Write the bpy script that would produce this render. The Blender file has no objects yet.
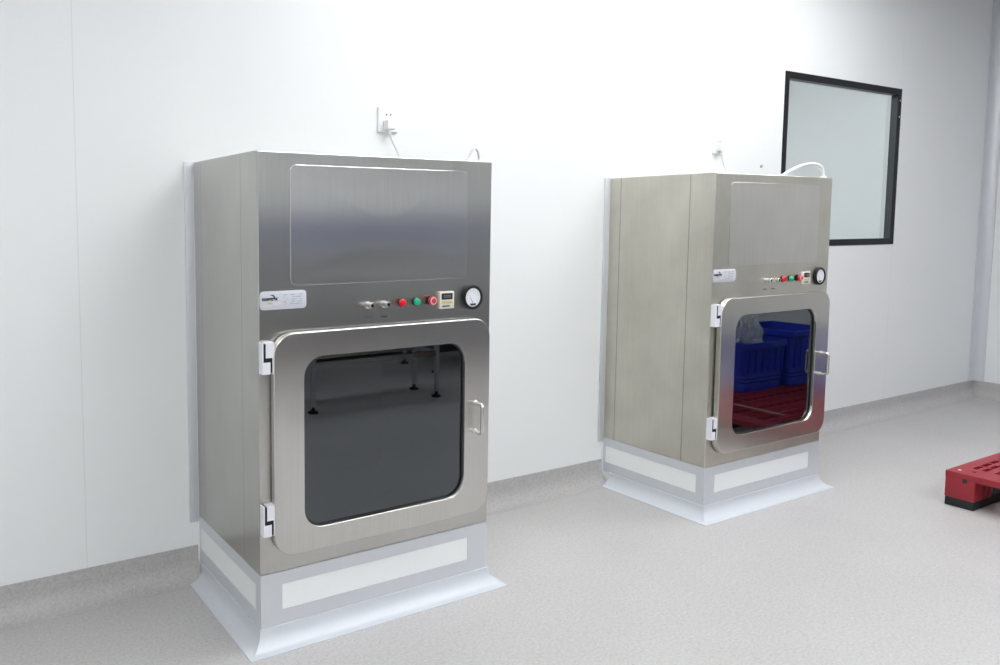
import bpy, bmesh, math, random
from mathutils import Vector, Matrix, noise
random.seed(7)
S = 0.8                    # one modelling unit is 0.8 m
col = bpy.context.scene.collection
PI = math.pi

# ------------------------------------------------------------------ materials
def new_mat(name):
    m = bpy.data.materials.new(name); m.use_nodes = True
    nt = m.node_tree; b = nt.nodes['Principled BSDF']
    return m, nt, b

def N(nt, typ, **kw):
    n = nt.nodes.new(typ)
    for k, v in kw.items(): setattr(n, k, v)
    return n

def plain(name, colour, rough=.5, metal=0., spec=.5, noise_amt=0., scale=30., coat=0.):
    m, nt, b = new_mat(name)
    b.inputs['Base Color'].default_value = (*colour, 1)
    b.inputs['Roughness'].default_value = rough
    b.inputs['Metallic'].default_value = metal
    b.inputs['Specular IOR Level'].default_value = spec
    b.inputs['Coat Weight'].default_value = coat
    if noise_amt:
        tc = N(nt, 'ShaderNodeTexCoord'); nz = N(nt, 'ShaderNodeTexNoise')
        nz.inputs['Scale'].default_value = scale; nz.inputs['Detail'].default_value = 4
        nt.links.new(tc.outputs['Object'], nz.inputs['Vector'])
        mx = N(nt, 'ShaderNodeMix', data_type='RGBA')
        mx.inputs['A'].default_value = (*[c*(1-noise_amt) for c in colour], 1)
        mx.inputs['B'].default_value = (*[min(1, c*(1+noise_amt)) for c in colour], 1)
        nt.links.new(nz.outputs['Fac'], mx.inputs['Factor'])
        nt.links.new(mx.outputs['Result'], b.inputs['Base Color'])
    return m

def math_node(nt, op, a, b=None, clamp=False):
    n = N(nt, 'ShaderNodeMath', operation=op); n.use_clamp = clamp
    for i, v in enumerate((a, b)):
        if v is None: continue
        if isinstance(v, (int, float)): n.inputs[i].default_value = v
        else: nt.links.new(v, n.inputs[i])
    return n.outputs[0]

def steel(name, colour, rough=.3, brush='V', aniso=.75, stain=.12, seams=(), seam_dark=.4):
    """brushed stainless; brush V = vertical grain, H = horizontal grain"""
    m, nt, b = new_mat(name)
    L = nt.links.new
    tc = N(nt, 'ShaderNodeTexCoord')
    mp = N(nt, 'ShaderNodeMapping')
    mp.inputs['Scale'].default_value = (300, 300, 3) if brush == 'V' else (3, 3, 420)
    L(tc.outputs['Object'], mp.inputs['Vector'])
    st = N(nt, 'ShaderNodeTexNoise'); st.inputs['Scale'].default_value = 1; st.inputs['Detail'].default_value = 3
    L(mp.outputs['Vector'], st.inputs['Vector'])
    bl = N(nt, 'ShaderNodeTexNoise'); bl.inputs['Scale'].default_value = 5; bl.inputs['Detail'].default_value = 5
    L(tc.outputs['Object'], bl.inputs['Vector'])
    # fine streaks plus large wiped stains in the base colour
    f1 = math_node(nt, 'MULTIPLY_ADD', st.outputs['Fac'], .2); f1.node.inputs[2].default_value = .90
    f2 = math_node(nt, 'MULTIPLY_ADD', bl.outputs['Fac'], 2*stain); f2.node.inputs[2].default_value = 1-stain
    f = math_node(nt, 'MULTIPLY', f1, f2)
    if seams:
        sp = N(nt, 'ShaderNodeSeparateXYZ'); L(tc.outputs['Object'], sp.inputs[0])
        for y in seams:
            d = math_node(nt, 'ABSOLUTE', math_node(nt, 'SUBTRACT', sp.outputs['Y'], y*S))
            k = math_node(nt, 'GREATER_THAN', d, .0022)
            k = math_node(nt, 'MULTIPLY_ADD', k, seam_dark); k.node.inputs[2].default_value = 1-seam_dark
            f = math_node(nt, 'MULTIPLY', f, k)
    vm = N(nt, 'ShaderNodeVectorMath', operation='SCALE'); vm.inputs[0].default_value = colour
    L(f, vm.inputs['Scale']); L(vm.outputs[0], b.inputs['Base Color'])
    b.inputs['Metallic'].default_value = 1
    r = math_node(nt, 'MULTIPLY_ADD', st.outputs['Fac'], .0); r.node.inputs[2].default_value = rough
    L(r, b.inputs['Roughness'])
    b.inputs['Anisotropic'].default_value = aniso
    b.inputs['Anisotropic Rotation'].default_value = .0 if brush == 'V' else .25
    tg = N(nt, 'ShaderNodeTangent', direction_type='RADIAL', axis='Z'); L(tg.outputs[0], b.inputs['Tangent'])
    return m

def wall_material(name, colour, seam0=None, pitch=1.49, axis='X'):
    m, nt, b = new_mat(name); L = nt.links.new
    b.inputs['Roughness'].default_value = .42
    b.inputs['Specular IOR Level'].default_value = .35
    tc = N(nt, 'ShaderNodeTexCoord')
    nz = N(nt, 'ShaderNodeTexNoise'); nz.inputs['Scale'].default_value = 1.5; nz.inputs['Detail'].default_value = 3
    L(tc.outputs['Object'], nz.inputs['Vector'])
    f = math_node(nt, 'MULTIPLY_ADD', nz.outputs['Fac'], .03); f.node.inputs[2].default_value = .985
    if seam0 is not None:
        sp = N(nt, 'ShaderNodeSeparateXYZ'); L(tc.outputs['Object'], sp.inputs[0])
        t = math_node(nt, 'DIVIDE', math_node(nt, 'SUBTRACT', sp.outputs[axis], seam0*S), pitch*S)
        fr = math_node(nt, 'ABSOLUTE', math_node(nt, 'SUBTRACT', t, math_node(nt, 'ROUND', t)))
        k = math_node(nt, 'GREATER_THAN', fr, .0019/pitch)
        k2 = math_node(nt, 'MULTIPLY_ADD', k, .11); k2.node.inputs[2].default_value = .89
        f = math_node(nt, 'MULTIPLY', f, k2)
    vm = N(nt, 'ShaderNodeVectorMath', operation='SCALE'); vm.inputs[0].default_value = colour
    L(f, vm.inputs['Scale']); L(vm.outputs[0], b.inputs['Base Color'])
    return m

def floor_material(name, colour):
    m, nt, b = new_mat(name); L = nt.links.new
    tc = N(nt, 'ShaderNodeTexCoord')
    a = N(nt, 'ShaderNodeTexNoise'); a.inputs['Scale'].default_value = 120; a.inputs['Detail'].default_value = 2
    c = N(nt, 'ShaderNodeTexVoronoi'); c.inputs['Scale'].default_value = 150
    d = N(nt, 'ShaderNodeTexNoise'); d.inputs['Scale'].default_value = 2.2; d.inputs['Detail'].default_value = 5
    for n in (a, c, d): L(tc.outputs['Object'], n.inputs['Vector'])
    f = math_node(nt, 'MULTIPLY_ADD', a.outputs['Fac'], .5); f.node.inputs[2].default_value = .75
    sp = N(nt, 'ShaderNodeSeparateColor'); L(c.outputs['Color'], sp.inputs[0])
    dark = math_node(nt, 'GREATER_THAN', sp.outputs[0], .13)
    k = math_node(nt, 'MULTIPLY_ADD', dark, .06); k.node.inputs[2].default_value = .94
    g = math_node(nt, 'MULTIPLY_ADD', d.outputs['Fac'], .14); g.node.inputs[2].default_value = .93
    f = math_node(nt, 'MULTIPLY', math_node(nt, 'MULTIPLY', f, k), g)
    vm = N(nt, 'ShaderNodeVectorMath', operation='SCALE'); vm.inputs[0].default_value = colour
    L(f, vm.inputs['Scale']); L(vm.outputs[0], b.inputs['Base Color'])
    b.inputs['Roughness'].default_value = .38
    b.inputs['Specular IOR Level'].default_value = .4
    return m

def glass_material(name, tint, ior=1.75):
    m, nt, b = new_mat(name); L = nt.links.new
    nt.nodes.remove(b); out = nt.nodes['Material Output']
    fr = N(nt, 'ShaderNodeFresnel'); fr.inputs['IOR'].default_value = ior
    tr = N(nt, 'ShaderNodeBsdfTransparent'); tr.inputs['Color'].default_value = (*tint, 1)
    gl = N(nt, 'ShaderNodeBsdfGlossy'); gl.inputs['Roughness'].default_value = .012; gl.inputs['Color'].default_value = (.88, .95, 1, 1)
    mx = N(nt, 'ShaderNodeMixShader')
    ge = N(nt, 'ShaderNodeNewGeometry')
    fac = math_node(nt, 'MULTIPLY', fr.outputs[0], math_node(nt, 'SUBTRACT', 1.0, ge.outputs['Backfacing']))
    L(fac, mx.inputs[0]); L(tr.outputs[0], mx.inputs[1]); L(gl.outputs[0], mx.inputs[2])
    L(mx.outputs[0], out.inputs['Surface'])
    return m

def lamp_material(name, colour, strength):
    m, nt, b = new_mat(name)
    b.inputs['Base Color'].default_value = (.8, .8, .8, 1)
    b.inputs['Emission Color'].default_value = (*colour, 1)
    b.inputs['Emission Strength'].default_value = strength
    return m

M = {}
M['wall'] = wall_material('white_wall_panel', (.81, .828, .83), -.46, 5.96)
M['wall_plain'] = wall_material('white_wall_panel_side', (.81, .828, .83), -.9, 1.49, 'Y')
M['ceiling'] = wall_material('white_ceiling_panel', (.82, .83, .84), .3)
M['floor'] = floor_material('speckled_vinyl', (.495, .482, .477))
M['cove'] = floor_material('speckled_vinyl_cove_shaded', (.455, .443, .438))  # floor vinyl with the shade of its upright face in the colour
M['body_steel'] = steel('cabinet_steel', (.57, .565, .54), .27, 'V', .98, .12, seams=(.242, -.184), seam_dark=.25)
M['panel_steel'] = steel('panel_steel', (.62, .615, .60), .25, 'V', 1.0, .05)
M['door_steel'] = steel('door_steel', (.645, .63, .605), .27, 'V', .95, .08)
M['body_worn'] = steel('worn_cabinet_steel', (.605, .585, .515), .40, 'V', .6, .2, seams=(.249, -.193))
M['panel_worn'] = steel('worn_panel_steel', (.645, .632, .585), .40, 'V', .6, .10)
M['door_worn'] = steel('worn_door_steel', (.60, .58, .535), .26, 'V', .95, .12)
M['chamber'] = steel('chamber_steel', (.42, .42, .42), .35, 'V', .3, .08)
M['handle'] = plain('polished_steel', (.72, .71, .68), .22, 1)
M['chrome'] = plain('chrome', (.62, .61, .58), .22, 1)
M['hinge'] = plain('white_hinge', (.78, .79, .84), .35)
M['black'] = plain('black_plastic', (.010, .010, .012), .5, spec=.25)
M['rubber'] = plain('black_rubber', (.012, .013, .015), .7)
M['glass'] = glass_material('unlit_chamber_glass', (.13, .14, .15), 2.05)  # dark tint stands in for the unlit chamber behind the pane
M['glass_veil'] = glass_material('grey_veil_glass', (.45, .47, .49), 2.05)  # lighter tint stands in for the grey veil of brighter reflections
M['clear'] = glass_material('clear_window_glass', (.88, .90, .895), 1.6)
M['red_button'] = plain('red_button', (.75, .01, .02), .25, coat=.4)
M['green_button'] = plain('green_button', (.01, .42, .22), .25, coat=.4)
M['red_stop'] = plain('red_stop_button', (.55, .03, .05), .35)
M['pale_red'] = plain('pale_red_ring', (.75, .45, .46), .4)
M['cream'] = plain('cream_plastic', (.72, .69, .58), .4)
M['cream_key'] = plain('cream_key', (.60, .55, .30), .45)
M['lcd'] = plain('dark_display', (.03, .03, .045), .2)
M['digit'] = plain('display_digit', (.16, .17, .20), .4)
M['dial'] = plain('white_dial', (.80, .82, .86), .4)
M['plate'] = plain('silver_label', (.60, .62, .68), .35)
M['ink'] = plain('black_ink', (.02, .02, .03), .5)
M['fine_ink'] = plain('grey_ink', (.36, .37, .40), .5)
M['yellow_ink'] = plain('olive_ink', (.45, .42, .10), .5)
M['pale_ink'] = plain('pale_orange_ink', (.78, .66, .58), .5)
M['alu'] = plain('satin_aluminium', (.655, .68, .71), .42, .35, noise_amt=.03, scale=20)
M['alu_light'] = plain('white_aluminium', (.62, .65, .69), .5, .1)
M['plinth_panel'] = plain('white_plinth_panel', (.87, .895, .89), .4)
M['silicone'] = plain('white_silicone', (.82, .83, .85), .5)
M['white_plastic'] = plain('white_plastic', (.84, .85, .87), .3)
M['white_hose'] = plain('white_hose', (.82, .83, .82), .4)
M['grey_cable'] = plain('grey_cable', (.68, .70, .72), .4)
M['frame_black'] = plain('black_frame', (.010, .011, .013), .5, spec=.2)
M['frame_grey'] = plain('dark_grey_reveal', (.035, .04, .043), .5)
M['pallet'] = plain('red_pallet_plastic', (.30, .016, .028), .45, noise_amt=.15, scale=25)
M['crate'] = plain('blue_crate_plastic', (.018, .045, .55), .4, noise_amt=.08)
M['band'] = plain('pale_band', (.62, .56, .48), .5)
M['table_top'] = plain('bench_steel', (.50, .51, .54), .4, .4)
M['reflection_violet'] = plain('dark_violet_reflection', (.065, .068, .18), .45)
M['dark_trim'] = plain('dark_grey_enamel', (.055, .055, .058), .5)
M['tan'] = plain('tan_cloth', (.55, .36, .16), .7)
m, nt, b = new_mat('clear_film'); M['film'] = m
b.inputs['Base Color'].default_value = (.85, .87, .88, 1); b.inputs['Roughness'].default_value = .18
b.inputs['Alpha'].default_value = .38
M['lamp'] = lamp_material('lamp_diffuser', (.98, .99, 1.0), 9.5)
M['lamp_wall'] = lamp_material('lamp_diffuser_wall', (.97, .985, 1.0), 7.4)
M['lamp_back'] = lamp_material('lamp_diffuser_back', (.98, .99, 1.0), 6.2)
M['lamp_side'] = lamp_material('lamp_diffuser_side', (.98, .99, 1.0), 7.5)
M['lamp_near'] = lamp_material('lamp_diffuser_near', (.97, .985, 1.0), 6.9)
M['lamp_beyond_fill'] = lamp_material('lamp_diffuser_beyond_fill', (.98, .985, 1.0), 9.5)
M['lamp_frame'] = plain('lamp_frame', (.8, .8, .8), .4)

# ------------------------------------------------------------------ mesh helpers
def obj(name, bm, mat, parent=None, loc=(0, 0, 0), smooth=35, flat=False):
    """link a bmesh (modelling units) as one mesh object"""
    bmesh.ops.recalc_face_normals(bm, faces=bm.faces[:])
    for v in bm.verts: v.co *= S
    me = bpy.data.meshes.new(name); bm.to_mesh(me); bm.free()
    me.materials.append(mat)
    for p in me.polygons: p.use_smooth = True
    me.set_sharp_from_angle(angle=math.radians(smooth))
    if flat:
        for p in me.polygons: p.use_smooth = max(map(abs, p.normal)) < .9999
    o = bpy.data.objects.new(name, me); col.objects.link(o)
    o.location = Vector(loc)*S
    if parent: o.parent = parent
    return o

def thing(name, label, cat, loc=(0, 0, 0), rotz=0, group=None):
    o = bpy.data.objects.new(name, None); col.objects.link(o)
    o.empty_display_size = .1
    o.location = Vector(loc)*S; o.rotation_euler = (0, 0, rotz)
    o['label'] = label; o['category'] = cat
    if group: o['group'] = group
    return o

def tag(o, label, cat, group=None, kind=None):
    o['label'] = label; o['category'] = cat
    if group: o['group'] = group
    if kind: o['kind'] = kind
    return o

def structure(o, label=None):
    o['kind'] = 'structure'
    if label: o['label'] = label
    return o

def BM(): return bmesh.new()

def box(bm, x0, x1, y0, y1, z0, z1, bev=0, seg=2):
    r = bmesh.ops.create_cube(bm, size=1)
    vs = r['verts']
    for v in vs:
        v.co = Vector(((x0+x1)/2+v.co.x*(x1-x0), (y0+y1)/2+v.co.y*(y1-y0), (z0+z1)/2+v.co.z*(z1-z0)))
    if bev:
        es = list({e for v in vs for e in v.link_edges})
        bmesh.ops.bevel(bm, geom=es, offset=bev, segments=seg, affect='EDGES', profile=.5)
    return bm

def loft(bm, loops, cap0=True, cap1=True, closed=False):
    """loops: lists of 3-D points with equal counts, joined in order"""
    V = [[bm.verts.new(p) for p in lp] for lp in loops]
    n = len(V[0])
    pairs = list(zip(V, V[1:]))
    if closed: pairs.append((V[-1], V[0]))
    for a, b_ in pairs:
        for i in range(n):
            j = (i+1) % n
            bm.faces.new((a[i], a[j], b_[j], b_[i]))
    if not closed:
        if cap0: bm.faces.new(V[0])
        if cap1: bm.faces.new(V[-1])
    return bm

def rr(x0, x1, z0, z1, r, y, seg=8):
    """rounded rectangle in the plane y"""
    pts = []
    for cx, cz, a in ((x1-r, z1-r, 0), (x0+r, z1-r, 90), (x0+r, z0+r, 180), (x1-r, z0+r, 270)):
        for k in range(seg+1):
            t = math.radians(a+90*k/seg)
            pts.append((cx+r*math.cos(t), y, cz+r*math.sin(t)))
    return pts

def lathe_y(bm, cx, cz, prof, n=32):
    """profile of (radius, y) turned about the axis x=cx, z=cz"""
    loops = [[(cx+r*math.cos(2*PI*i/n), y, cz+r*math.sin(2*PI*i/n)) for i in range(n)] for r, y in prof]
    return loft(bm, loops)

def lathe_z(bm, cx, cy, prof, n=24):
    loops = [[(cx+r*math.cos(2*PI*i/n), cy+r*math.sin(2*PI*i/n), z) for i in range(n)] for r, z in prof]
    return loft(bm, loops)

def smooth_path(pts, sub=8):
    P = [Vector(p) for p in pts]; out = []
    for i in range(len(P)-1):
        p0, p1, p2, p3 = P[max(i-1, 0)], P[i], P[i+1], P[min(i+2, len(P)-1)]
        for k in range(sub):
            t = k/sub
            out.append(.5*((2*p1)+(-p0+p2)*t+(2*p0-5*p1+4*p2-p3)*t*t+(-p0+3*p1-3*p2+p3)*t**3))
    out.append(P[-1]); return out

def tube(bm, path, r, n=12):
    P = [Vector(p) for p in path]; loops = []
    up = None
    for i, p in enumerate(P):
        d = (P[min(i+1, len(P)-1)]-P[max(i-1, 0)]).normalized()
        if up is None:
            up = d.orthogonal().normalized()
        up = (up-d*up.dot(d)).normalized()
        s = d.cross(up)
        loops.append([p+r*(math.cos(2*PI*k/n)*up+math.sin(2*PI*k/n)*s) for k in range(n)])
    return loft(bm, loops)

def prism(bm, poly, axis, a, b_):
    """polygon of 2-D points extruded along axis from a to b_"""
    def P(u, v, t):
        return {'X': (t, u, v), 'Y': (u, t, v), 'Z': (u, v, t)}[axis]
    return loft(bm, [[P(u, v, a) for u, v in poly], [P(u, v, b_) for u, v in poly]])

def plate(bm, us, vs, hole, a, b_, axis='Z'):
    """a plate of grid cells with the cells hole(i, j) left open; thickness a..b_ along axis"""
    def P(u, v, t):
        return {'X': (t, u, v), 'Y': (u, t, v), 'Z': (u, v, t)}[axis]
    cache = {}
    def V(i, j, k):
        if (i, j, k) not in cache:
            cache[(i, j, k)] = bm.verts.new(P(us[i], vs[j], (a, b_)[k]))
        return cache[(i, j, k)]
    nu, nv = len(us)-1, len(vs)-1
    solid = lambda i, j: 0 <= i < nu and 0 <= j < nv and not hole(i, j)
    for i in range(nu):
        for j in range(nv):
            if not solid(i, j): continue
            for k in (0, 1):
                bm.faces.new((V(i, j, k), V(i+1, j, k), V(i+1, j+1, k), V(i, j+1, k)))
            for di, dj, e in ((-1, 0, ((i, j), (i, j+1))), (1, 0, ((i+1, j), (i+1, j+1))), (0, -1, ((i, j), (i+1, j))), (0, 1, ((i, j+1), (i+1, j+1)))):
                if not solid(i+di, j+dj):
                    (p, q), (r, s) = e
                    bm.faces.new((V(p, q, 0), V(r, s, 0), V(r, s, 1), V(p, q, 1)))
    return bm

def text_mesh(name, body, size, mat, parent, loc, offset=.0, sx=1.0):
    """lettering standing in the plane facing -y"""
    cu = bpy.data.curves.new(name, 'FONT'); cu.body = body; cu.size = size; cu.extrude = .0006; cu.offset = offset
    t = bpy.data.objects.new(name, cu); col.objects.link(t)
    bpy.context.view_layer.update()
    me = bpy.data.meshes.new_from_object(t.evaluated_get(bpy.context.evaluated_depsgraph_get()))
    bpy.data.objects.remove(t)
    for v in me.vertices:
        x, y, z = v.co
        v.co = Vector((x*sx, -z, y))*S
    me.materials.clear(); me.materials.append(mat)
    o = bpy.data.objects.new(name, me); col.objects.link(o); o.location = Vector(loc)*S; o.parent = parent
    return o

# ------------------------------------------------------------------ the room
XL, XR, YF, H = -4.2, 6.955, -9.0, 3.42
YB = 2.2                                   # far wall of the room seen through the window
WX0, WX1, WZ0, WZ1 = 4.035, 5.506, 1.335, 2.496
WT = .0625                                 # wall thickness

bm = BM(); plate(bm, [XL-.1, XR+.1], [YF-.1, YB+.1], lambda i, j: False, -.08, 0); structure(obj('floor', bm, M['floor']), 'pale grey speckled vinyl floor')
bm = BM(); plate(bm, [XL-.1, XR+.1], [YF-.1, YB+.1], lambda i, j: False, H, H+.08); structure(obj('ceiling', bm, M['ceiling']))
bm = BM(); g = .012
plate(bm, [XL, WX0+g, WX1-g, XR], [0, WZ0+g, WZ1-g, H], lambda i, j: i == 1 and j == 1, 0, WT, 'Y')
structure(obj('wall_back', bm, M['wall']), 'white panel wall behind the two pass boxes')
bm = BM(); box(bm, XR, XR+.1, YF, YB, 0, H); structure(obj('wall_right', bm, M['wall_plain']))
bm = BM(); box(bm, XL-.1, XL, YF, YB, 0, H); structure(obj('wall_left', bm, M['wall_plain']))
bm = BM(); box(bm, XL, XR, YF-.1, YF, 0, H); structure(obj('wall_front', bm, M['wall']))
bm = BM(); box(bm, XL, XR, YB, YB+.1, 0, H); structure(obj('wall_beyond', bm, M['wall']))
# partition that closes the room beyond the window on its left
bm = BM(); box(bm, 2.2, 2.26, WT, YB, 0, H); structure(obj('wall_partition', bm, M['wall_plain']))

# coved vinyl skirting
BH = .137
def cove_profile(h, r, t=.006):
    p = [(0, 0), (0, h), (-t, h), (-t, r)]
    for k in range(1, 9):
        a = k/8*PI/2
        p.append((-t-r+r*math.cos(a), r-r*math.sin(a)))
    return p
prof = cove_profile(BH, .085)
CW, CD, HB, HT = 1.0155, .668, .266, 1.75
CX = (0, 2.4214)
bm = BM()
for a, b_ in ((XL, CX[0]-.001), (CX[0]+CW+.001, CX[1]-.001), (CX[1]+CW+.001, XR)):
    prism(bm, prof, 'X', a, b_)
structure(obj('baseboard_back', bm, M['cove'], smooth=50))
bm = BM(); prism(bm, [(XR+u, z) for u, z in prof], 'Y', YF, -.0); structure(obj('baseboard_right', bm, M['cove'], smooth=50))
bm = BM(); prism(bm, [(XL-u, z) for u, z in prof], 'Y', YF, 0); structure(obj('baseboard_left', bm, M['cove'], smooth=50))
# concave aluminium trim standing in the room corner
R_ = .085
poly = [(XR, 0), (XR-R_, 0), (XR-R_, -.005)]
for k in range(0, 11):
    a = k/10*PI/2
    poly.append((XR-R_+(R_-.006)*math.sin(a), -R_+(R_-.006)*math.cos(a)))
poly += [(XR-.005, -R_), (XR, -R_)]
bm = BM(); prism(bm, poly, 'Z', BH, H); structure(obj('trim_1', bm, M['alu'], smooth=50), 'rounded aluminium trim up the room corner')

# window in the back wall
bm = BM(); fw = .045
xs = [WX0, WX0+fw, WX1-fw, WX1]; zs = [WZ0, WZ0+fw, WZ1-fw, WZ1]
plate(bm, xs, zs, lambda i, j: i == 1 and j == 1, -.004, 0, 'Y')
win = obj('window_1', bm, M['frame_black']); structure(win, 'black framed observation window in the white wall')
bm = BM()
plate(bm, [WX0+fw-.03, WX0+fw, WX1-fw, WX1-fw+.03], [WZ0+fw-.03, WZ0+fw, WZ1-fw, WZ1-fw+.03], lambda i, j: i == 1 and j == 1, 0, .046, 'Y')
obj('reveal', bm, M['frame_grey'], win)
bm = BM(); box(bm, WX0+fw, WX1-fw, .036, .044, WZ0+fw, WZ1-fw); obj('pane', bm, M['clear'], win)
bm = BM()
for z in (2.41, 2.29): lathe_y(bm, WX1-.022, z, [(.006, -.003), (.006, -.006), (.003, -.0075)], 12)
obj('screw', bm, M['alu'], win)

# ------------------------------------------------------------------ ceiling lights
def ceiling_light(x, y, mat, label, w=1.5, d=.75):
    t = thing('ceiling_light', label, 'ceiling light', (x, y, H), group='recessed ceiling lights')
    bm = BM(); plate(bm, [-w/2, -w/2+.04, w/2-.04, w/2], [-d/2, -d/2+.04, d/2-.04, d/2], lambda i, j: i == 1 and j == 1, -.03, 0)
    obj('frame', bm, M['lamp_frame'], t)
    bm = BM(); box(bm, -w/2+.04, w/2-.04, -d/2+.04, d/2-.04, -.022, -.001); obj('diffuser', bm, mat, t)
    return t
ceiling_light(-1.9, -2.5, M['lamp_side'], 'ceiling light panel above the wall left of the nearer pass box')
ceiling_light(1.5, -1.2, M['lamp_near'], 'ceiling light panel above the gap just right of the nearer pass box')
ceiling_light(3.8, -1.2, M['lamp_wall'], 'ceiling light panel above the wall between farther pass box and window')
ceiling_light(-1.3, -4.2, M['lamp_back'], 'ceiling light panel behind the camera on the left')
ceiling_light(2.4, -4.0, M['lamp'], 'ceiling light panel over the floor before the steel benches')
ceiling_light(5.0, -5.0, M['lamp_back'], 'ceiling light panel over the right of the floor')
ceiling_light(-1.3, -7.4, M['lamp'], 'added ceiling light panel brightening the far left of the room')  # added to brighten the front wall mirrored in the steel
ceiling_light(2.4, -7.4, M['lamp'], 'added ceiling light panel brightening the room behind the reflected cabinets')  # second rear panel, added for the same mirrored wall
ceiling_light(4.6, 1.2, M['lamp_beyond_fill'], 'added ceiling light panel to light the room beyond the window')  # unseen source, added so the room behind the pane is lit

# ------------------------------------------------------------------ plinth with coved foot
def plinth(x, label):
    t = thing('plinth', label, 'plinth', (x, 0, 0), group='aluminium framed plinths under the pass boxes')
    W, D = CW, CD
    z0, z1 = .072, HB
    # core with frame faces on the front and both sides
    bm = BM(); box(bm, .004, W-.004, -D+.004, -.001, 0, z1-.002); obj('core', bm, M['plinth_panel'], t)
    pz0, pz1 = .126, .219
    bm = BM(); plate(bm, [0, .083, W-.098, W], [z0-.004, pz0, pz1, z1], lambda i, j: i == 1 and j == 1, -D, -D+.008, 'Y'); obj('frame', bm, M['alu'], t)
    for xa, xb in ((0, .008), (W-.008, W)):
        bm = BM(); plate(bm, [-D+.008, -D+.047, -.025, -.001], [z0-.004, pz0, pz1, z1], lambda i, j: i == 1 and j == 1, xa, xb, 'X'); obj('frame', bm, M['alu'], t)
    bm = BM(); box(bm, .083, W-.098, -D+.0025, -D+.005, pz0, pz1); obj('panel', bm, M['plinth_panel'], t)
    bm = BM(); box(bm, .0025, .005, -D+.047, -.025, pz0, pz1); obj('panel', bm, M['plinth_panel'], t)
    bm = BM(); box(bm, W-.005, W-.0025, -D+.047, -.025, pz0, pz1); obj('panel', bm, M['plinth_panel'], t)
    # thin bright beads: along the top edges and at the wall
    bm = BM(); tube(bm, [(0, -.003, .02), (0, -.003, z1)], .006, 8); obj('sealant', bm, M['silicone'], t)
    # concave skirt, mitred round the two front corners
    co, hc = .064, .072
    pr = [(0.0005, 0), (.0005, hc), (.005, hc), (.006, hc-.006)]
    for k in range(1, 11):
        a = k/10*PI/2
        pr.append((co-(co-.006)*math.cos(a), hc-.006-(hc-.009)*math.sin(a)))
    pr.append((co, 0))
    loops = []
    for fx, fy, o_ in ((0, -.06, (-1, 0)), (0, -D, (-1, -1)), (W, -D, (1, -1)), (W, -.066, (1, 0))):
        loops.append([(fx+o_[0]*o, fy+o_[1]*o, z) for o, z in pr])
    bm = BM(); loft(bm, loops); obj('cove_skirt', bm, M['alu_light'], t, smooth=30)
    return t

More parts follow.
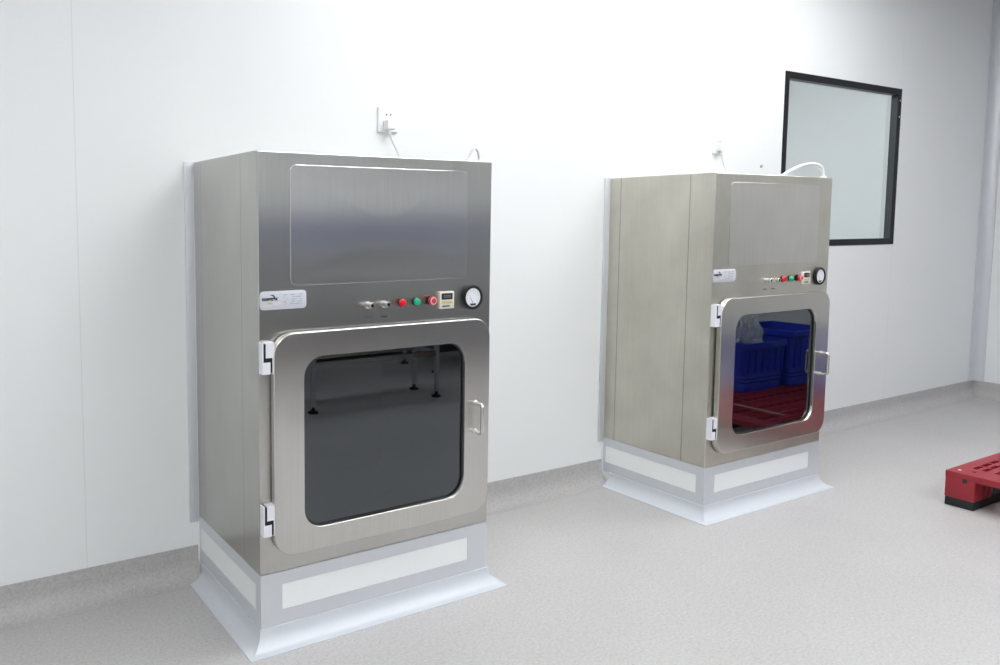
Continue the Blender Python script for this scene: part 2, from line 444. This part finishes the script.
# ------------------------------------------------------------------ pass box
def pass_box(x, label, worn=False):
    W, D = CW, CD
    t = thing('pass_box', label, 'pass box', (x, 0, HB), group='stainless steel pass boxes along the wall')
    bs, ps, ds = (M['body_worn'], M['panel_worn'], M['door_worn']) if worn else (M['body_steel'], M['panel_steel'], M['door_steel'])
    cx, cy = W/2, -D/2
    def add(name, bm, mat, parent=t, **k):
        """bm is in cabinet coordinates (z from the floor); re-based on the middle of the cabinet"""
        if parent is t:
            off = Vector((cx, cy, 0))
            for v in bm.verts: v.co -= off + Vector((0, 0, HB))
            return obj(name, bm, mat, t, loc=(cx, cy, 0), **k)
        for v in bm.verts: v.co -= Vector((cx, cy, HB))
        return obj(name, bm, mat, parent, **k)
    ox0, ox1, oz0, oz1 = .125, .875, .375, 1.06
    bm = BM()
    loft(bm, [rr(0, W, HB, HT, .004, -.001), rr(0, W, HB, HT, .004, -D+.005), rr(.0015, W-.0015, HB+.0015, HT-.0015, .004, -D+.0015), rr(.005, W-.005, HB+.005, HT-.005, .004, -D),
              rr(ox0, ox1, oz0, oz1, .06, -D)], cap1=False)
    add('body', bm, bs, smooth=60, flat=True)
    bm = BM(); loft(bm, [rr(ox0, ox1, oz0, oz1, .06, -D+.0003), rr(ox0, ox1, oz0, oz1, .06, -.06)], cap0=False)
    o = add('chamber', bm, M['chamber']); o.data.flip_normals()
    # slightly pillowed upper access panel
    px0, px1, pz0, pz1 = .122, .893, 1.287, 1.706
    loops = [rr(px0, px1, pz0, pz1, .024, -D+.001), rr(px0, px1, pz0, pz1, .024, -D-.0018), rr(px0+.0012, px1-.0012, pz0+.0012, pz1-.0012, .023, -D-.0026)]
    Q = 12
    bulge = .0030 if not worn else .001
    for k in range(1, Q):
        s = k/Q
        loops.append(rr(px0+.0012+s*.37, px1-.0012-s*.37, pz0+.0012+s*.195, pz1-.0012-s*.195, .023*(1-s*.8), -D-.0026-bulge*(1-(1-s)**2)))
    bm = BM(); loft(bm, loops, cap0=False); add('upper_panel', bm, ps, smooth=18)
    # door
    dx0, dx1, dz0, dz1 = .042, .990, .333, 1.126
    gx0, gx1, gz0, gz1 = .158, .867, .416, 1.036
    y1, y0 = -D-.034, -D-.008
    def ring(i, y, io): return rr(gx0-io, gx1+io, gz0-io, gz1+io, .075+io, y, 12)
    bm = BM()
    def dr(ins, y): return rr(dx0+ins, dx1-ins, dz0+ins, dz1-ins, .078-ins, y, 12)
    loft(bm, [dr(0, y0), dr(0, y1+.004), dr(.0012, y1+.0012), dr(.004, y1), ring(0, y1, .0012), ring(0, y1+.0012, 0), ring(0, y0, 0)], closed=True)
    door = add('door', bm, ds, smooth=60, flat=True)
    def dpart(name, bm, mat, parent=door):
        for v in bm.verts: v.co -= Vector((cx, cy, HB))
        return obj(name, bm, mat, parent)
    # black gasket behind the door and round the glass
    bm = BM(); loft(bm, [rr(dx0+.02, dx1-.02, dz0+.02, dz1-.02, .06, -D+.0002, 12), rr(dx0+.02, dx1-.02, dz0+.02, dz1-.02, .06, y0, 12),
                         rr(gx0-.012, gx1+.012, gz0-.012, gz1+.012, .08, y0, 12), rr(gx0-.012, gx1+.012, gz0-.012, gz1+.012, .08, -D+.0002, 12)], closed=True)
    dpart('gasket', bm, M['rubber'])
    yg = y1+.017
    bm = BM(); loft(bm, [rr(gx0-.0005, gx1+.0005, gz0-.0005, gz1+.0005, .075, yg-.005, 12), rr(gx0+.004, gx1-.004, gz0+.004, gz1-.004, .072, yg-.005, 12),
                         rr(gx0+.004, gx1-.004, gz0+.004, gz1-.004, .072, yg+.006, 12), rr(gx0-.0005, gx1+.0005, gz0-.0005, gz1+.0005, .075, yg+.006, 12)], closed=True)
    dpart('glazing_seal', bm, M['rubber'])
    bm = BM(); loft(bm, [rr(gx0+.002, gx1-.002, gz0+.002, gz1-.002, .073, yg, 12), rr(gx0+.002, gx1-.002, gz0+.002, gz1-.002, .073, yg+.004, 12)])
    dpart('glass_pane', bm, M['glass_veil' if worn else 'glass'])
    # bow handle
    hx, hz0, hz1 = .921, .668, .786
    pth = [(hx, y1+.001, hz1), (hx, y1-.030, hz1)]
    for k in range(1, 6):
        a = k/5*PI/2; pth.append((hx, y1-.030-.012*math.sin(a), hz1-.012+.012*math.cos(a)))
    for k in range(0, 6):
        a = k/5*PI/2; pth.append((hx, y1-.030-.012*math.cos(a), hz0+.012-.012*math.sin(a)))
    pth.append((hx, y1+.001, hz0))
    bm = BM(); tube(bm, pth, .0075, 12)
    for z in (hz0, hz1): lathe_y(bm, hx, z, [(.012, y1), (.012, y1-.003), (.009, y1-.005)], 16)
    dpart('handle', bm, M['handle'])
    # two lift-off hinges: interlocking white leaves on a dark core
    for za, zb in ((.989, 1.098), (.417, .526)):
        xa, xb = .001, .046; ya, yb = -D, -D-.031
        w = xb-xa; h = zb-za; zm = za+h*.45; gp = .0075
        bm = BM(); box(bm, xa+.002, xb-.002, yb+.0015, ya, za+.004, zb-.004); hg = add('hinge', bm, M['black'])
        xl, xm = xa+w*.09, xa+w*.66
        bm = BM(); prism(bm, [(xa, za), (xm, za), (xm, zm-gp), (xl, zm-gp), (xl, zb), (xa, zb)], 'Y', yb, ya)
        add('frame_leaf', bm, M['hinge'], hg)
        bm = BM(); prism(bm, [(xl+.009, zb), (xl+.009, zm+gp), (xm+.008, zm+gp), (xm+.008, za), (xb, za), (xb, zb)], 'Y', yb, ya)
        add('door_leaf', bm, M['hinge'], hg)
    # control row
    zc = 1.203
    for xq in (.437, .507):
        bm = BM(); lathe_y(bm, xq, zc, [(.014, -D), (.014, -D-.004), (.009, -D-.005), (.009, -D-.014), (.0115, -D-.015), (.0115, -D-.032), (.010, -D-.034), (.006, -D-.034), (.006, -D-.02)], 24)
        p = add('test_port', bm, M['chrome'])
        bm = BM(); lathe_y(bm, xq, zc, [(.0059, -D-.022), (.0059, -D-.026)], 16); add('port_hole', bm, M['black'], p)
        bm = BM(); box(bm, xq-.014, xq+.014, -D-.001, -D, zc-.049, zc-.044); add('port_caption', bm, M['dark_trim'])
    for xq, mat, nm in ((.583, 'red_button', 'start_button'), (.650, 'green_button', 'power_light')):
        bm = BM(); lathe_y(bm, xq, zc+.002, [(.0165, -D), (.0165, -D-.006), (.014, -D-.008)], 24); p = add('button_ring', bm, M['black'])
        bm = BM(); lathe_y(bm, xq, zc+.002, [(.0145, -D-.006), (.0145, -D-.014), (.012, -D-.019), (.006, -D-.021)], 24); add('button_cap', bm, M[mat], p)
    xq = .712
    bm = BM(); lathe_y(bm, xq, zc+.004, [(.017, -D), (.017, -D-.008), (.012, -D-.009), (.012, -D-.016)], 24); p = add('emergency_stop', bm, M['black'])
    bm = BM(); lathe_y(bm, xq, zc+.004, [(.011, -D-.014), (.017, -D-.018), (.018, -D-.026), (.016, -D-.031), (.007, -D-.033)], 28); add('stop_cap', bm, M['red_stop'], p)
    bm = BM(); loops = [[(xq+r*math.cos(2*PI*i/28), y, zc+.004+r*math.sin(2*PI*i/28)) for i in range(28)] for r, y in ((.0148, -D-.0312), (.0148, -D-.0325), (.0105, -D-.0335), (.0105, -D-.0322))]
    loft(bm, loops, closed=True); add('stop_ring', bm, M['pale_red'], p)
    # timer
    tx0, tx1, tz0, tz1 = .753, .824, 1.171, 1.238
    bm = BM(); box(bm, tx0, tx1, -D-.014, -D, tz0, tz1, .003); tm = add('timer', bm, M['cream'])
    bm = BM(); box(bm, tx0+.009, tx1-.009, -D-.0155, -D-.013, tz0+.036, tz1-.006, .001); add('display', bm, M['lcd'], tm)
    bm = BM()
    for k in range(4):
        for z in (tz0+.044, tz0+.050): box(bm, tx0+.019+k*.009, tx0+.025+k*.009, -D-.0161, -D-.0154, z, z+.0035)
    add('digits', bm, M['digit'], tm)
    for k in range(4):
        xk = tx0+.011+k*.0128
        bm = BM(); box(bm, xk, xk+.0105, -D-.0165, -D-.0135, tz0+.020, tz0+.031, .001); add('key', bm, M['cream_key'], tm)
    bm = BM(); box(bm, tx0+.012, tx1-.022, -D-.0148, -D-.0138, tz0+.008, tz0+.013); add('timer_caption', bm, M['ink'], tm)
    # differential pressure gauge
    gx, gz = .917, 1.209
    bm = BM(); lathe_y(bm, gx, gz, [(.049, -D), (.049, -D-.013), (.046, -D-.017), (.040, -D-.018), (.037, -D-.015), (.037, -D-.012)], 48); ga = add('pressure_gauge', bm, M['black'])
    bm = BM(); lathe_y(bm, gx, gz, [(.0368, -D-.0115), (.0368, -D-.0135)], 40); add('dial', bm, M['dial'], ga)
    bm = BM()
    for k in range(11):
        a = math.radians(210-24*k); c, s = math.cos(a), math.sin(a)
        r0, r1, hw = .026, .031, .0007
        prism(bm, [(gx+r0*c-hw*s, gz+r0*s+hw*c), (gx+r1*c-hw*s, gz+r1*s+hw*c), (gx+r1*c+hw*s, gz+r1*s-hw*c), (gx+r0*c+hw*s, gz+r0*s-hw*c)], 'Y', -D-.0135, -D-.0139)
    add('scale_marks', bm, M['fine_ink'], ga)
    bm = BM(); prism(bm, [(gx+.004, gz-.026), (gx-.022, gz+.016), (gx+.0005, gz-.028)], 'Y', -D-.0136, -D-.0144); add('needle', bm, M['fine_ink'], ga)
    bm = BM(); prism(bm, [(gx-.016, gz-.024), (gx+.016, gz-.024), (gx+.011, gz-.0325), (gx-.011, gz-.0325)], 'Y', -D-.0136, -D-.0142); add('dial_foot', bm, M['ink'], ga)
    # name plate with wordmark
    nx0, nx1, nz0, nz1 = .006, .183, 1.207, 1.271
    bm = BM(); loft(bm, [rr(nx0, nx1, nz0, nz1, .014, -D), rr(nx0, nx1, nz0, nz1, .014, -D-.0018), rr(nx0+.001, nx1-.001, nz0+.001, nz1-.001, .013, -D-.0024)]); npl = add('nameplate', bm, M['plate'])
    yp = -D-.0024
    text_mesh('wordmark', 'nongzex', .019, M['ink'], npl, (nx0+.007-cx, yp-cy, 1.2395-HB), .0009, .92)
    def arc(rx, rz, ax, az, a0, a1, w0):
        out, inn = [], []
        for k in range(13):
            s = k/12; a = math.radians(a0+(a1-a0)*s); w = w0*math.sin(PI*min(.95, max(.06, s)))
            out.append((ax+(rx+w)*math.cos(a), az+(rz+w)*math.sin(a))); inn.append((ax+(rx-w)*math.cos(a), az+(rz-w)*math.sin(a)))
        return out+inn[::-1]
    bm = BM(); prism(bm, arc(.010, .011, nx0+.044, 1.2470, 130, -40, .0024), 'Y', yp-.0006, yp); add('emblem', bm, M['ink'], npl)
    bm = BM(); prism(bm, arc(.010, .008, nx0+.037, 1.2370, 190, 330, .0018), 'Y', yp-.0006, yp); add('emblem', bm, M['yellow_ink'], npl)
    bm = BM(); box(bm, nx0+.052, nx0+.080, yp-.0004, yp, 1.2245, 1.2285); box(bm, nx0+.014, nx0+.040, yp-.0004, yp, 1.2185, 1.2215); add('tagline', bm, M['pale_ink'], npl)
    bm = BM()
    rows = [1.257, 1.249, 1.241, 1.233, 1.225]
    rnd = random.Random(3)
    for z in rows:
        for xa, xb in ((.088, .104), (.114, .133), (.136, .160)):
            u = nx0+xa
            while u < nx0+xb:
                wd = rnd.uniform(.002, .005); 
                if rnd.random() < .62: box(bm, u, min(u+wd, nx0+xb), yp-.0004, yp, z-.0016, z+.0016)
                u += wd+.0014
    add('fine_print', bm, M['fine_ink'], npl)
    return t

plinth(CX[0], 'aluminium framed white plinth with a coved foot under the nearer pass box')
plinth(CX[1], 'aluminium framed white plinth with a coved foot under the farther pass box')
box_near = pass_box(CX[0], 'nearer stainless steel pass box with plain dark glass in its door')
box_far = pass_box(CX[1], 'farther dull steel pass box with blue and red reflected in its door', worn=True)

# aluminium angle sealing each cabinet to the wall
k = 1
for x in CX:
    for xa, xb in ((x-.039, x-.001), (x+CW+.001, x+CW+.039)):
        k += 1
        bm = BM(); box(bm, xa, xb, -.010, 0, .242, HT+.002, .002); tr = obj('trim_%d' % k, bm, M['alu']); structure(tr, 'aluminium strip sealing a pass box to the wall')
        xs_ = x-.002 if xa < x else x+CW+.002
        bm = BM(); tube(bm, [(xs_, -.006, .25), (xs_, -.006, HT)], .004, 8); obj('sealant', bm, M['silicone'], tr)

# ------------------------------------------------------------------ sockets, plugs, cords, hoses
def socket(x0, x1, z0, z1, label):
    t = thing('power_socket', label, 'power socket', ((x0+x1)/2, 0, (z0+z1)/2), group='white wall sockets above the pass boxes')
    hw, hh = (x1-x0)/2, (z1-z0)/2
    bm = BM(); loft(bm, [rr(-hw, hw, -hh, hh, .006, 0), rr(-hw, hw, -hh, hh, .006, -.008), rr(-hw+.004, hw-.004, -hh+.004, hh-.004, .004, -.012)]); obj('face_plate', bm, M['white_plastic'], t)
    for dx in (-.011, .011):
        bm = BM(); lathe_y(bm, dx, .024, [(.0042, -.0119), (.0042, -.0126)], 14); obj('socket_hole', bm, M['black'], t)
    return t
def cord(px, pz, path, cab, label, r=.0045):
    """the cabinet's own power cord, plugged into the wall socket"""
    b0 = cab.location/S
    o = Vector((px, -.012, pz))-b0
    bm = BM(); tube(bm, smooth_path([(x-px, y+.012, z-pz) for x, y, z in path]), r, 10); t = obj('power_cord', bm, M['grey_cable'], cab, loc=o)
    t['label'] = label
    bm = BM(); box(bm, -.024, .024, -.040, 0, -.024, .020, .006); obj('plug', bm, M['white_plastic'], t)
    bm = BM(); lathe_z(bm, 0, -.02, [(.010, -.022), (.009, -.036), (.006, -.046)], 14); obj('strain_relief', bm, M['white_plastic'], t)
    return t
socket(.885, .996, 1.922, 2.036, 'white wall socket with two dark holes above the nearer pass box')
cord(.935, 1.957, [(.935, -.032, 1.913), (.948, -.034, 1.88), (.972, -.034, 1.84), (.99, -.034, 1.80), (1.0, -.036, 1.76), (1.0, -.04, 1.755)], box_near, 'white plug and cord')
socket(3.312, 3.420, 1.924, 2.030, 'white wall socket above the left top of the farther pass box')
cord(3.362, 1.965, [(3.362, -.032, 1.92), (3.372, -.034, 1.88), (3.395, -.034, 1.84), (3.415, -.034, 1.80), (3.425, -.038, 1.757)], box_far, 'white plug and cord')
bm = BM(); lathe_y(bm, 3.816, 1.866, [(.010, 0), (.010, -.006), (.008, -.010), (.003, -.011)], 16); tag(obj('wall_bolt', bm, M['fine_ink']), 'small dark bolt head on the wall above the farther pass box', 'bolt')
def hose(name, pts, r, mat, label):
    t = thing(name, label, 'hose', pts[0])
    b0 = Vector(pts[0])
    bm = BM(); tube(bm, smooth_path([Vector(p)-b0 for p in pts]), r, 12); obj('tube', bm, mat, t)
    for p in (pts[0], pts[-1]):
        q = Vector(p)-b0; bm = BM(); lathe_z(bm, q.x, q.y, [(r*1.9, 0), (r*1.9, .008), (r*1.3, .010)], 12); obj('fitting', bm, M['white_plastic'], t)
hose('cable_loop', [(.918, -.632, HT), (.936, -.632, 1.782), (.953, -.632, 1.800), (.972, -.630, 1.791), (.986, -.625, HT)], .005, M['grey_cable'], 'thin grey cable looping over the top of the nearer pass box')
X2 = CX[1]
hose('air_hose', [(X2+.60, -.635, HT), (X2+.645, -.635, 1.771), (X2+.76, -.635, 1.808), (X2+.87, -.635, 1.824), (X2+.945, -.635, 1.812), (X2+.978, -.632, 1.785), (X2+.988, -.630, HT)], .009, M['white_hose'], 'thick white hose arching over the top of the farther pass box')

# ------------------------------------------------------------------ red pallet, blue crate and what lies in it
PX, PY, PW, PD, PH = 3.745, -1.165, 1.8, 1.25, .186
pal = thing('plastic_pallet', 'red plastic pallet with black runners on the floor at right', 'pallet', (PX, PY, 0))
us = [0, .15]; u = .15
while u < PW-.19:
    us += [u+.078, u+.100]; u += .100
us[-1] = us[-1]; us.append(PW)
vs = [-PD, -PD+.10]; v = -PD+.10
hs = []
seq = [(.024, .018), (.024, .034), (.062, .034)]; q = 0
vpos = [-.058]
while vpos[-1] > -PD+.16:
    hgt, gap = seq[q % 3]; q += 1
    vpos += [vpos[-1]-hgt, vpos[-1]-hgt-gap]
vs = sorted([0]+vpos+[-PD])
holes_v = set()
for i in range(0, len(vpos)-1, 2): holes_v.add(vpos[i+1])      # lower edge of each open row
bm = BM()
plate(bm, us, vs, lambda i, j: (i % 2 == 1 and i < len(us)-2 and vs[j] in holes_v), PH-.032, PH)
obj('deck', bm, M['pallet'], pal)
for j, (ya, yb) in enumerate(((-.135, 0), (-.70, -.55), (-PD, -PD+.135))):
    bm = BM(); box(bm, .002, PW-.002, ya+.002, yb-.002, 0, .048, .004); rn = obj('runner', bm, M['rubber'], pal)
    for xa, xb in ((0, .21), (.645, .855), (PW-.21, PW)):
        bm = BM()
        box(bm, xa, xb, ya, yb, .046, PH-.031, .004)
        for r in range(3):                                      # moulded ribs on the long faces
            xr = xa+.05+r*.055
            for yy in (ya, yb): box(bm, xr, xr+.012, yy-.004, yy+.004, .05, PH-.04)
        bl = obj('block', bm, M['pallet'], pal)
        if xa == 0:
            bm = BM(); box(bm, -.0015, .003, (ya+yb)/2-.032, (ya+yb)/2-.012, PH-.048, PH-.026); obj('slot', bm, M['rubber'], bl)
for dx, dy, rm in ((.060, -.040, 'white_plastic'), (.085, -.095, 'rubber')):  # white rivet head, and a dark disc standing for a hole
    bm = BM(); lathe_z(bm, dx, dy, [(.008, PH), (.008, PH+.002), (.004, PH+.003)], 12); obj('deck_spot', bm, M[rm], pal)
bm = BM(); box(bm, PX+.385, PX+.40, PY-.66, PY-.16, PH, PH+.003); tag(obj('band', bm, M['band']), 'pale strap lying across the deck of the red pallet', 'band')  # thin pale box across the deck

def crate(KX, KY, KW, KD, KH, label):
    cr = thing('crate', label, 'crate', (KX+KW/2, KY-KD/2, PH+.001), group='blue crates on the red pallet')
    def rect(w, d, z, r=.03, seg=4):
        return [(x, y, z) for x, _, y in rr(-w/2, w/2, -d/2, d/2, r, 0, seg)]
    bm = BM()
    loops = [rect(KW-.06, KD-.06, 0)]
    for z in (.05, .065, .08, .095, .11, .125):
        k_ = -.014 if int(round((z-.05)/.015)) % 2 else 0
        loops.append(rect(KW-.06+.06*z/KH+k_, KD-.06+.06*z/KH+k_, z))
    loops += [rect(KW-.02, KD-.02, KH-.05), rect(KW, KD, KH-.045), rect(KW, KD, KH), rect(KW-.04, KD-.04, KH), rect(KW-.08, KD-.08, .02)]
    loft(bm, loops); obj('shell', bm, M['crate'], cr, smooth=30)
    for i in range(6):
        xx = -KW/2+.06+i*(KW-.12)/5
        for sy in (-1, 1):
            bm = BM(); box(bm, xx-.006, xx+.006, sy*(KD/2-.018)-.012, sy*(KD/2-.018)+.012, .15, KH-.045); obj('rib', bm, M['crate'], cr)
    for i in range(5):
        yy = -KD/2+.06+i*(KD-.12)/4
        for sx in (-1, 1):
            bm = BM(); box(bm, sx*(KW/2-.018)-.012, sx*(KW/2-.018)+.012, yy-.006, yy+.006, .15, KH-.045); obj('rib', bm, M['crate'], cr)
crate(4.5, -1.86, .54, .52, .385, 'blue plastic crate with a clear bag heaped in it on the red pallet')
crate(5.06, -1.84, .54, .52, .445, 'taller empty blue plastic crate beside the filled crate on the red pallet')
def lump(name, mat, c, rad, amp, freq, label, cat):
    bm = BM(); bmesh.ops.create_icosphere(bm, subdivisions=5, radius=1)
    for v in bm.verts:
        n = v.co.normalized()
        d = 1+amp*noise.noise(n*freq)+amp*.6*abs(noise.noise(n*freq*2.3+Vector((3, 1, 2))))
        v.co = Vector((n.x*rad[0]*d, n.y*rad[1]*d, max(-rad[2], n.z*rad[2]*d)+rad[2]))
    tag(obj(name, bm, mat, loc=c), label, cat)
lump('plastic_bag', M['film'], (4.84, -2.11, PH+.022), (.115, .14, .25), .5, 3.4, 'crumpled clear plastic bag heaped in the blue crate', 'bag')
lump('cloth_bundle', M['tan'], (4.605, -2.08, PH+.022), (.035, .09, .20), .2, 1.8, 'tan cloth bundle beside the plastic bag in the blue crate', 'cloth')

# ------------------------------------------------------------------ benches and added dark cabinets behind the camera, reflected in the steel and glass
def bench(x0, x1, y0, y1, label):
    t = thing('work_bench', label, 'bench', (x0, y0, 0), group='steel work benches across the room')
    w, d = x1-x0, y0-y1
    bm = BM(); box(bm, -.04, w+.04, -d-.04, .04, .90, .94, .006); obj('bench_top', bm, M['table_top'], t)
    for lx in (.02, w-.02):
        for ly in (-.02, -d+.02):
            bm = BM(); box(bm, lx-.016, lx+.016, ly-.016, ly+.016, .05, .90); lg = obj('leg', bm, M['table_top'], t)
            bm = BM(); lathe_z(bm, lx, ly, [(.042, 0), (.042, .012), (.016, .022), (.012, .052)], 18); obj('levelling_foot', bm, M['rubber'], lg)
    for ly in (-.02, -d+.02):
        bm = BM(); box(bm, .04, w-.04, ly-.015, ly+.015, .36, .40); obj('rail', bm, M['chrome'], t)
    for lx in (.02, w-.02):
        bm = BM(); box(bm, lx-.015, lx+.015, -d+.04, -.04, .36, .40); obj('rail', bm, M['table_top'], t)
bench(1.68, 2.91, -3.62, -4.0, 'narrow steel work bench nearest the pass boxes')
bench(3.5, 5.1, -4.5, -5.1, 'steel work bench farther back at right')
for i, xe in enumerate((.2, 1.75, 3.3, 4.85)):  # invented cabinets, toned to give the dark violet reflection in the steel
    t = thing('reflection_cabinet', ['added dark violet cabinet leftmost of the row', 'added dark violet cabinet second from left in the row', 'added dark violet cabinet second from right in the row', 'added dark violet cabinet rightmost of the row'][i], 'equipment cabinet', (xe, -5.4, 0), group='row of added dark cabinets for the reflection')
    bm = BM(); box(bm, 0, 1.5, -.9, 0, .08, 1.15, .015); obj('carcass', bm, M['dark_trim'], t)
    bm = BM(); box(bm, 0, 1.5, -.9, 0, 1.15, 1.20, .005); obj('trim_strip', bm, M['alu_light'], t)
    bm = BM(); box(bm, 0, 1.5, -.9, 0, 1.20, 1.58, .015); obj('hood', bm, M['reflection_violet'], t)
    bm = BM(); box(bm, .03, 1.47, -.85, -.05, 0, .085); obj('base', bm, M['dark_trim'], t)
    for xa in (.02, .76):
        bm = BM(); box(bm, xa, xa+.72, -.001, .02, .11, 1.12, .005); dr_ = obj('door', bm, M['dark_trim'], t)
        hx = xa+.66 if xa < .5 else xa+.06
        bm = BM(); tube(bm, [(hx, .02, .7), (hx, .05, .7), (hx, .05, .88), (hx, .02, .88)], .008, 8); obj('handle', bm, M['chrome'], dr_)

# ------------------------------------------------------------------ camera and view
f_px, cx_px, cy_px, yaw, pitch = 781.8251, 352.6659, 285.9174, .5209, .0841
c, s = math.cos(yaw), math.sin(yaw)
F = Vector((s*math.cos(pitch), c*math.cos(pitch), -math.sin(pitch))); R = Vector((c, -s, 0)); U = R.cross(F)
roll = .0006
R2 = math.cos(roll)*R+math.sin(roll)*U; U2 = -math.sin(roll)*R+math.cos(roll)*U
cam = bpy.data.cameras.new('camera'); co = bpy.data.objects.new('camera', cam); col.objects.link(co)
mw = Matrix((R2, U2, -F)).transposed().to_4x4(); mw.translation = Vector((-1.0399, -3.1291, 1.5156))*S
co.matrix_world = mw
cam.sensor_width = 36; cam.sensor_fit = 'HORIZONTAL'; cam.lens = f_px/1000*36
cam.shift_x = (500-cx_px)/1000; cam.shift_y = -(332.5-cy_px)/1000
cam.clip_start = .02
sc = bpy.context.scene; sc.camera = co
w = bpy.data.worlds.new('world'); sc.world = w; w.use_nodes = True
w.node_tree.nodes['Background'].inputs['Color'].default_value = (.8, .85, .9, 1)
w.node_tree.nodes['Background'].inputs['Strength'].default_value = .05
vs_ = sc.view_settings
vs_.view_transform = 'Standard'; vs_.look = 'None'; vs_.gamma = 1; vs_.use_curve_mapping = False; vs_.exposure = 1.0
